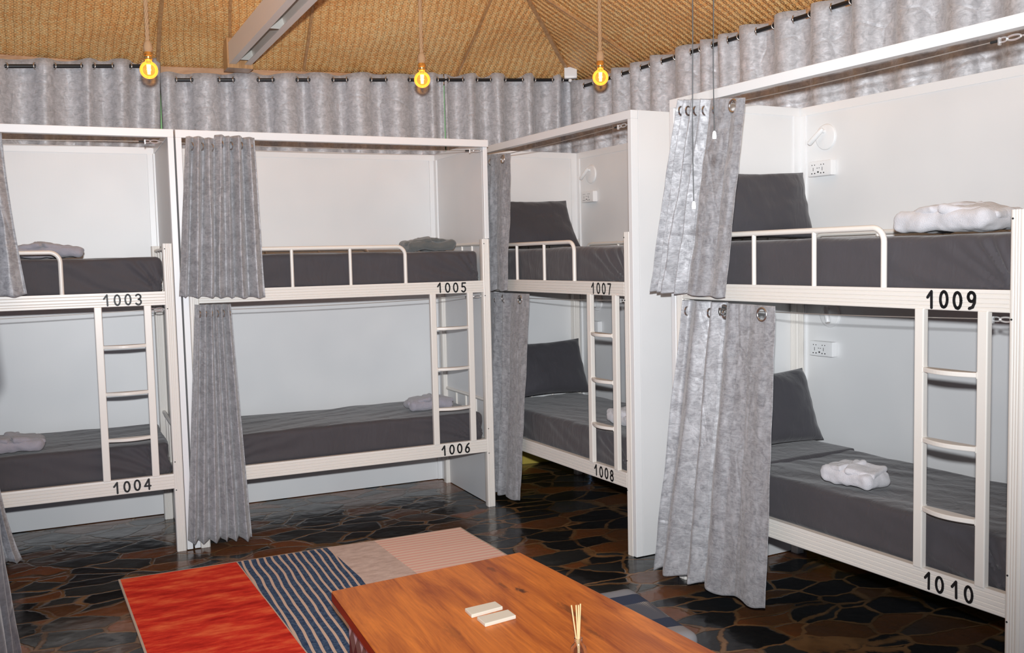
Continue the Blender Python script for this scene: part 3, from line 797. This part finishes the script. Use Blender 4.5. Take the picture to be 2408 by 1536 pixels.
bed_curtain('A', (-1.25, -.775, 2.395, 2.395, -.045), (-1.3, -.70, 1.49, 1.53, -.055), 5, 1.0, .026, 'grey satin curtain half in view at the upper berth of the leftmost bunk', 3, flare=1.5)
bed_curtain('A', (-1.25, -.915, 1.437, 1.430, -.004), (-1.35, -.80, .06, .09, -.055), 5, 1.0, .022, 'grey satin curtain half in view at the lower berth of the leftmost bunk', 9, flare=4)
bed_curtain('B', (-1.836, -1.454, 2.408, 2.404, -.045), (-1.915, -1.432, 1.490, 1.468, -.065), 7, 1.0, .036, 'gathered grey satin curtain at upper bunk 1005', 21, zw=.008, tip=1.0)
bed_curtain('B', (-1.828, -1.628, 1.442, 1.438, -.034), (-1.93, -1.568, .060, .035, -.060), 6, 1.0, .028, 'gathered grey satin curtain at lower bunk 1006, flaring to the floor', 33)
bed_curtain('C', (-1.74, -1.20, 2.392, 2.352, -.045), (-1.72, -1.268, 1.449, 1.454, -.055), 4, 1.5, .024, 'narrow grey satin curtain with one ring at upper bunk 1007', 45, rings=[(-1.297, 2.319)], flat=.7, rr=.025)
bed_curtain('C', (-1.70, -1.058, 1.434, 1.434, -.006), (-1.70, -1.162, .03, .054, -.055), 4, 1.5, .022, 'narrow grey satin curtain with two rings at lower bunk 1008', 57, rings=[(-1.177, 1.393), (-1.44, 1.393)], flat=.8, rr=.026)
bed_curtain('D', (-1.715, -1.24, 2.425, 2.362, -.045), (-1.935, -1.353, 1.485, 1.464, -.07), 6, 1.6, .030, 'grey satin curtain with a large ring at upper bunk 1009', 70, rings=[(-1.316, 2.336)], flat=.8, rr=.028, zw=.006)
bed_curtain('D', (-1.735, -1.09, 1.443, 1.432, -.012), (-1.86, -1.035, .065, .098, -.13), 5, 1.8, .034, 'long grey satin curtain with two large rings at lower bunk 1010', 83, rings=[(-1.44, 1.395), (-1.17, 1.392)], flat=.9, rr=.029, zw=.02)
bed_curtain('E', (-.55, -.12, 2.395, 2.395, -.03), (-.6, -.03, 1.50, 1.47, -.10), 5, 1.0, .018, 'shade-darkened grey curtain corner at the far left edge above lower bunk 1004', 91, mats=SATIN_SHADED)
bed_curtain('E', (-.55, -.12, 1.435, 1.425, -.052), (-.6, -.03, .05, .06, -.125), 5, 1.0, .018, 'blurred shade-darkened grey curtain at the bottom left edge of the photo', 97, mats=SATIN_SHADED)

def wire(F, up):
    z0, z1 = (2.372, 2.375) if up else (1.405, 1.420); d = .022 if up else .036
    t0 = TL[F] + .03; t1 = .02 if up else .0
    root = empty('curtain_wire', FM[F] @ Vector((t1, d, z1)), R(FR[F][2]))
    n = 24; pts = []
    for i in range(n + 1):
        u = i / n; t = t0 + (t1 - .09 - t0) * u; sag = -.010 * sin(pi * u)
        pts.append((t - t1, 0, z0 + (z1 - z0) * u + sag - z1))
    B().tube(pts, .0022, 8).obj('wire', WIRE, root, smooth=True)
    B().tube([(-.115, 0, -.001), (-.088, 0, 0)], .0048, 8).obj('sleeve', DARKP, root, smooth=True)
    B().torus((-.072, 0, 0), .0, .0, seg=4, ring=4) if False else None
    lp = [(-.070 + .018 * cos(2 * pi * i / 20), 0, .0075 * sin(2 * pi * i / 20)) for i in range(20)]
    B().tube(lp, .0026, 6, closed=True).obj('clip_loop', CHROME, root, smooth=True)
    B().box((-.086, -.006, -.016), (-.079, .006, .010)).obj('clip', CHROME, root, bevel=.001)
    lp = [(-.030 + .026 * cos(2 * pi * i / 24), 0, .008 * sin(2 * pi * i / 24)) for i in range(24)]
    B().tube(lp, .0034, 6, closed=True).obj('turnbuckle', CHROME, root, smooth=True)
    B().tube([(-.006, 0, 0), (.010, .0, 0), (.016, .006, 0)], .003, 6).obj('hook', CHROME, root, smooth=True)
    num = NM[F][0 if up else 1]
    tag(root, f'{"upper" if up else "lower"} curtain wire with metal clips across the {PL[F]}', 'wire', 'curtain wires')
for F in 'ABCD': wire(F, 1); wire(F, 0)

# ------------------------------------------------------------------ reading lamps and sockets
def lamp(F, t, z, label, arm=1):
    D_ = DEP[F]; root = empty('reading_lamp', FM[F] @ Vector((t, D_, z)), R(FR[F][2]))
    RX = Matrix.Rotation(R(90), 4, 'X')
    B().lathe([(.066, 0), (.068, .004), (.066, .009), (.060, .012), (0, .0125)], 40, M4=RX).obj('wall_plate', WPLAST, root, smooth=True)
    B().lathe([(.010, .010), (.010, .034), (0, .034)], 16, (-.006, 0, .030), M4=RX).obj('pivot', WPLAST, root, smooth=True)
    dx, dz = (-.070, -.062) if arm > 0 else (.030, -.070)
    b = B(); p = Vector((-.004, -.034, .034)); q = p + Vector((dx, -.012, dz))
    b.tube([p - (q - p) * .12, p, p.lerp(q, .5), q, q + (q - p) * .04], [.008, .0125, .0135, .0135, .011], 16); b.obj('lamp_arm', WPLAST, root, smooth=True)
    B().tube([q + (q - p) * .035, q + (q - p) * .06], .009, 14).obj('lens', NICKEL, root, smooth=True)
    tag(root, label, 'lamp', 'white reading lamps')
lamp('D', -1.625, 2.270, 'round white reading lamp above the upper berth of the nearest right bunk')
lamp('D', -1.595, 1.330, 'round white reading lamp half shaded above the lower berth of the nearest right bunk', -1)
lamp('C', -1.655, 2.272, 'round white reading lamp above the upper berth of the corner bunk')
lamp('C', -1.60, 1.330, 'round white reading lamp behind the ladder of the corner bunk', -1)
def socket(F, t, z, label):
    D_ = DEP[F]; root = empty('wall_socket', FM[F] @ Vector((t, D_, z)), R(FR[F][2]))
    B().rbox((-.08, -.042, -.040), (.08, 0, .040), .006, (10, 6, 8)).obj('socket_box', WPLAST, root, smooth=True)
    b = B(); y = -.0425
    for sx in (-.040, .022):
        for dx, dz, w, h in ((-.010, .020, .005, .005), (.008, .020, .005, .005), (-.002, -.002, .003, .018), (-.011, -.024, .007, .006), (.009, -.024, .007, .006)):
            b.box((sx + dx - w / 2, y, dz - h / 2), (sx + dx + w / 2, y + .002, dz + h / 2))
    for dx, dz, w, h in ((-.014, .003, .007, .003), (.0, .003, .007, .003), (-.008, -.018, .010, .008)):
        b.box((dx - w / 2, y, dz - h / 2), (dx + w / 2, y + .002, dz + h / 2))
    b.obj('socket_holes', DARKP, root)
    zl = .27 if z > 2 else .35
    tag(root, label, 'socket', 'white double sockets')
socket('D', -1.635, 2.105, 'white double wall socket above the upper berth of the nearest right bunk')
socket('D', -1.625, 1.147, 'white double wall socket above the lower berth of the nearest right bunk')
socket('C', -1.655, 2.105, 'white double wall socket above the upper berth of the corner bunk')
socket('C', -1.62, 1.147, 'white double wall socket behind the ladder of the corner bunk')

# ------------------------------------------------------------------ pendant bulbs on jute rope
def pendant(x, y, z, label):
    root = empty('pendant_bulb', (x, y, z))
    top = ceil_z(x, y) - z - .01
    r = .046
    prof = [(0, -r)] + [(r * cos(R(a)), r * sin(R(a))) for a in range(-80, 66, 8)] + [(.017, .046), (.015, .056)]
    gl = B().lathe(prof, 32).obj('glass_globe', AMBER, root, smooth=True)
    fil = B()
    for k_ in range(6):
        a = k_ * pi / 3; fil.tube([(.004 * cos(a), .004 * sin(a), -.022), (.0075 * cos(a), .0075 * sin(a), .028)], .0042, 6)
    fil.obj('filament', FILA, root, smooth=True)
    B().lathe([(.0165, .05), (.021, .054), (.021, .070), (.0235, .072), (.0235, .082), (.019, .088), (.017, .100)], 24).obj('lamp_holder', GOLD, root, smooth=True)
    b = B(); b.lathe([(.015, .086), (.021, .098), (.023, .112), (.022, .130), (.016, .146), (.012, .150)], 20)
    b.obj('rope_wrap', JUTE, root, smooth=True)
    n = int((top - .14) / .006); b = B()
    for ph in (0, 2 * pi / 3, 4 * pi / 3):
        b.tube([(.0055 * cos(i * .42 + ph), .0055 * sin(i * .42 + ph), .14 + i * (top - .14) / n) for i in range(n + 1)], .0058, 6)
    b.obj('jute_rope', JUTE, root, smooth=True)
    pl = bpy.data.lights.new('bulb_light', 'POINT'); pl.energy = 9.0; pl.color = (1, .55, .18); pl.shadow_soft_size = .012
    po = bpy.data.objects.new('bulb_light', pl); COL.objects.link(po); po.parent = root; po.location = (0, 0, .0)
    tag(root, label, 'pendant light', 'amber globe bulbs on jute ropes')
pendant(.395, 5.42, 2.70, 'glowing amber globe bulb on jute rope, leftmost, above bunk 1003')
pendant(1.852, 5.25, 2.70, 'glowing amber globe bulb on jute rope, middle, above bunk 1005')
pendant(2.81, 4.875, 2.70, 'glowing amber globe bulb on jute rope, right, in front of the room corner')

# ------------------------------------------------------------------ pull cords
def cord(x, y, zt, label, dx=0, dy=0):
    top = ceil_z(x, y); root = empty('pull_cord', (x, y, zt))
    pts = [(0 + dx * (i / 20), dy * (i / 20) + .003 * sin(i), .012 + (top - zt - .012) * i / 20) for i in range(21)]
    B().tube(pts, .0016, 6).obj('string', CORD, root, smooth=True)
    B().lathe([(0, -.010), (.0055, -.009), (.0065, -.002), (.005, .010), (.0025, .014)], 14).obj('cord_tip', WPLAST, root, smooth=True)
    tag(root, label, 'pull cord', 'pull cords hanging at right')
cord(1.647, 2.326, 1.812, 'longer thin black pull cord with a low hanging white tip')
cord(1.696, 2.291, 2.012, 'shorter thin black pull cord with white tip, right of the longer one')

# ------------------------------------------------------------------ junction box in the corner
P = CB + perp(dB) * -.02 - dB * .06
jb = empty('junction_box', (P.x - .02, P.y - .10, 3.045), math.atan2(dB.y, dB.x) - .35)
B().rbox((-.05, -.03, -.0), (.05, .03, .085), .006, (8, 4, 6)).obj('box_body', WPLAST, jb, smooth=True)
B().lathe([(.014, 0), (.014, .02), (.01, .026), (0, .026)], 16, (-.005, -.03, -.022), M4=Matrix.Rotation(R(90), 4, 'X')).obj('sensor_knob', WPLAST, jb, smooth=True)
tag(jb, 'small white junction box above the curtain rods in the room corner', 'junction box')

# ------------------------------------------------------------------ rug
def rugmat(kind):
    if kind == 'red':
        m = M('red_rug_pile', (.45, .03, .015), .95, spec=.1); v = m.co(scale=(1, 3.2, 1), rot=(0, 0, .12))
        m.color(m.ramp(m.noise(v, 3.4, 7, .66), [(.33, (.44, .016, .012)), (.5, (.78, .050, .028)), (.68, (1.0, .20, .075))])); m.bump(m.noise(m.co(), 300, 2), .4, .003); return m.m
    if kind == 'stripe':
        m = M('navy_striped_pile', (.05, .07, .12), .95, spec=.1); v = m.co(); X = m.xyz(v)
        n = m.noise(m.co(scale=(1, .8, 1)), 2.2, 2); ph = m.ma('ADD', X[0], m.ma('MULTIPLY', n, .045)); f = m.ma('FRACT', m.ma('MULTIPLY', ph, 1 / .040))
        st = m.ramp(f, [(.0, (0, 0, 0)), (.64, (0, 0, 0)), (.68, (1, 1, 1)), (.97, (1, 1, 1)), (1.0, (0, 0, 0))])
        nv = m.ramp(m.noise(v, 70, 4, .7), [(.35, (.022, .045, .11)), (.65, (.10, .16, .27))])
        m.color(m.mix(st, nv, (.72, .55, .45))); m.bump(m.noise(v, 300, 2), .4, .003); return m.m
    if kind == 'mauve':
        m = M('mauve_rug_pile', (.4, .3, .27), .95, spec=.1); m.color(m.ramp(m.noise(m.co(scale=(1, 2, 1)), 12, 6, .7), [(.35, (.60, .46, .41)), (.65, (.80, .66, .60))])); return m.m
    if kind == 'pink':
        m = M('pink_striped_pile', (.6, .4, .3), .95, spec=.1); v = m.co(); X = m.xyz(v); n = m.noise(v, 4, 2)
        f = m.ma('FRACT', m.ma('MULTIPLY', m.ma('ADD', X[1], m.ma('MULTIPLY', n, .01)), 1 / .045))
        st = m.ramp(f, [(0, (0, 0, 0)), (.3, (0, 0, 0)), (.5, (1, 1, 1)), (.8, (1, 1, 1)), (1, (0, 0, 0))])
        m.color(m.mix(st, (.95, .74, .63), (.92, .54, .46))); return m.m
    return M('beige_rug_binding', (.58, .47, .38), .9).m
RM = [rugmat(k_) for k_ in ('red', 'stripe', 'mauve', 'pink', 'bind')]
rb = B(); xs = [.0, .010, .612, .618, 1.13, 1.40, 1.41, 1.96, 1.97]; ms = [4, 0, 4, 1, 2, 2, 3, 4]
ys = [0, -.008] + [-.008 - i * .12 for i in range(1, 26)] + [-3.02]
def rz_(x, y): return .009 + .0035 * noise.noise(Vector((x * 3, y * 3, 0)))
ang = lambda y: 1
grid = {}
for j, yy in enumerate(ys):
    for i, xx in enumerate(xs):
        sk = -yy * .060      # left and right ends lean slightly
        grid[i, j] = len(rb.v); rb.v.append((xx + sk * 1.0 * (1 - .2 * xx / 2), yy + .016 * xx, rz_(xx, yy)))
for j in range(len(ys) - 1):
    for i in range(len(xs) - 1):
        mi = ms[i] if 0 < j < len(ys) - 2 else 4
        rb.f.append((grid[i, j], grid[i, j + 1], grid[i + 1, j + 1], grid[i + 1, j])); rb.mi.append(mi)
# underside and edges
nb = len(rb.v); rb.v += [(x, y, .001) for x, y, z in rb.v[:nb]]
for j in range(len(ys) - 1):
    for i in range(len(xs) - 1): rb.f.append(tuple(q + nb for q in (grid[i, j], grid[i + 1, j], grid[i + 1, j + 1], grid[i, j + 1]))); rb.mi.append(4)
def edge(a, b_): rb.f.append((a, b_, b_ + nb, a + nb)); rb.mi.append(4)
for i in range(len(xs) - 1): edge(grid[i, 0], grid[i + 1, 0]); edge(grid[i + 1, len(ys) - 1], grid[i, len(ys) - 1])
for j in range(len(ys) - 1): edge(grid[0, j + 1], grid[0, j]); edge(grid[len(xs) - 1, j], grid[len(xs) - 1, j + 1])
ro = rb.obj('patchwork_rug', RM, smooth=False); ro.location = (.112, 5.401, 0)
tag(ro, 'patchwork rug of red, navy striped, mauve and pink striped blocks under the low table', 'rug')

# ------------------------------------------------------------------ low table
TZ = .35; th = .046
tb = empty('low_table', (1.35, 3.0, 0))
def q(x, y, z): return (x - 1.35, y - 3.0, z)
cor = [(.838, 2.15), (1.905, 2.15), (1.747, 3.823), (.8625, 3.727)]
b = B(); b.add([q(x, y, TZ - th) for x, y in cor] + [q(x, y, TZ) for x, y in cor], [(4, 5, 6, 7)], 0)
b.add([q(x, y, TZ - th) for x, y in cor] + [q(x, y, TZ) for x, y in cor], [(3, 2, 1, 0), (0, 1, 5, 4), (1, 2, 6, 5), (2, 3, 7, 6), (3, 0, 4, 7)], 1)
import bmesh
o = b.obj('tabletop', [TABLEW, TABLEE], tb)
bm = bmesh.new(); bm.from_mesh(o.data); bmesh.ops.remove_doubles(bm, verts=bm.verts, dist=1e-5); bm.to_mesh(o.data); bm.free()
bv = o.modifiers.new('bevel', 'BEVEL'); bv.width = .008; bv.segments = 3
def harl():
    m = M('harlequin_tiles', (.5, .5, .5), .4); v = m.co(); S = m.xyz(v)
    u = m.ma('MULTIPLY', m.ma('ADD', S[0], S[1]), 1 / .085); z = m.ma('MULTIPLY', S[2], 1 / .11)
    a = m.ma('FLOOR', m.ma('ADD', u, z)); c = m.ma('FLOOR', m.ma('SUBTRACT', u, z))
    k_ = m.ma('MODULO', m.ma('ADD', m.ma('ADD', m.ma('MULTIPLY', a, 2), c), 3000), 3)
    m.color(m.ramp(m.ma('MULTIPLY', k_, .4), [(0, (.02, .02, .025)), (.3, (.62, .6, .6)), (.7, (.16, .155, .125))], 'CONSTANT')); return m.m
HARL = harl()
for y0, y1 in ((2.85, 3.56), (2.25, 2.60)):
    b = B(); b.box(q(.888, y0, .014), q(1.62, y1, TZ - th)); b.obj('table_pedestal', HARL, tb, bevel=.004)
tag(tb, 'low varnished orange brown wooden table standing on the rug in the foreground', 'table')

def slab(pts, label):
    cx = sum(p[0] for p in pts) / 4; cy = sum(p[1] for p in pts) / 4; b = B()
    b.add([(x - cx, y - cy, 0) for x, y in pts] + [(x - cx, y - cy, .014) for x, y in pts], [(3, 2, 1, 0), (4, 5, 6, 7), (0, 1, 5, 4), (1, 2, 6, 5), (2, 3, 7, 6), (3, 0, 4, 7)])
    o = b.obj('stone_coaster', STONE_W, bevel=.003); o.location = (cx, cy, TZ); tag(o, label, 'coaster', 'cream stone coasters')
slab([(1.256, 3.188), (1.393, 3.212), (1.389, 3.276), (1.258, 3.262)], 'cream rectangular stone slab on the table, the one farther away')
slab([(1.267, 3.086), (1.400, 3.108), (1.398, 3.176), (1.266, 3.162)], 'cream rectangular stone slab on the table, the nearer one')
df = empty('reed_diffuser', (1.415, 2.655, TZ))
b = B(); b.lathe([(.026, 0), (.028, .004), (.028, .045), (.024, .062), (.013, .074), (.012, .088), (.014, .090), (.0105, .0905), (.0095, .075), (.021, .060), (.0245, .044), (.0245, .006), (0, .005)], 28)
b.obj('glass_bottle', GLASS, df, smooth=True)
B().lathe([(0, .006), (.0238, .007), (.0238, .030), (0, .030)], 24).obj('scented_oil', M('pale_oil', (.85, .75, .5), .05, Transmission_Weight=.8).m, df, smooth=True)
for dx, dy, bx in ((-.020, .006, .004), (-.006, .0, -.002), (.001, -.003, -.001), (.012, .004, .001)):
    B().tube([(bx, -dy * .5, .010), (dx * .35, dy * .3, .09), (dx, dy, .20)], .0024, 8).obj('reed', REED, df, smooth=True)
tag(df, 'small glass reed diffuser with four bamboo sticks on the table', 'diffuser')

# floor cushion at the far right side of the table
def cushmat():
    m = M('banded_cushion_cover', (.4, .4, .42), .9); v = m.co(); S = m.xyz(v)
    u = m.n('ShaderNodeMapRange'); m.l(S[1], u.inputs[0]); u.inputs[1].default_value = -.31; u.inputs[2].default_value = .31
    dots = m.ramp(m.vor(v, 110, rnd=0.0), [(.3, (.55, .5, .42)), (.45, (.10, .11, .14))])
    base = m.ramp(u.outputs[0], [(0, (.30, .30, .32)), (.17, (.03, .045, .09)), (.34, (1, 1, 1)), (.66, (.03, .045, .09)), (.82, (.26, .28, .32))], 'CONSTANT')
    msk = m.ramp(u.outputs[0], [(0, (0, 0, 0)), (.34, (1, 1, 1)), (.66, (0, 0, 0))], 'CONSTANT')
    m.color(m.mix(msk, base, dots)); return m.m
b = B(); b.rbox((-.30, -.31, 0), (.30, .31, .09), .04, (26, 26, 8), lambda p, n: noise.noise(p * 6) * .006)
cu = b.obj('floor_cushion', cushmat(), smooth=True); cu.location = (2.00, 3.52, .012); cu.rotation_euler = (0, 0, R(-3))
tag(cu, 'grey and navy banded floor cushion beside the right edge of the low table', 'cushion')
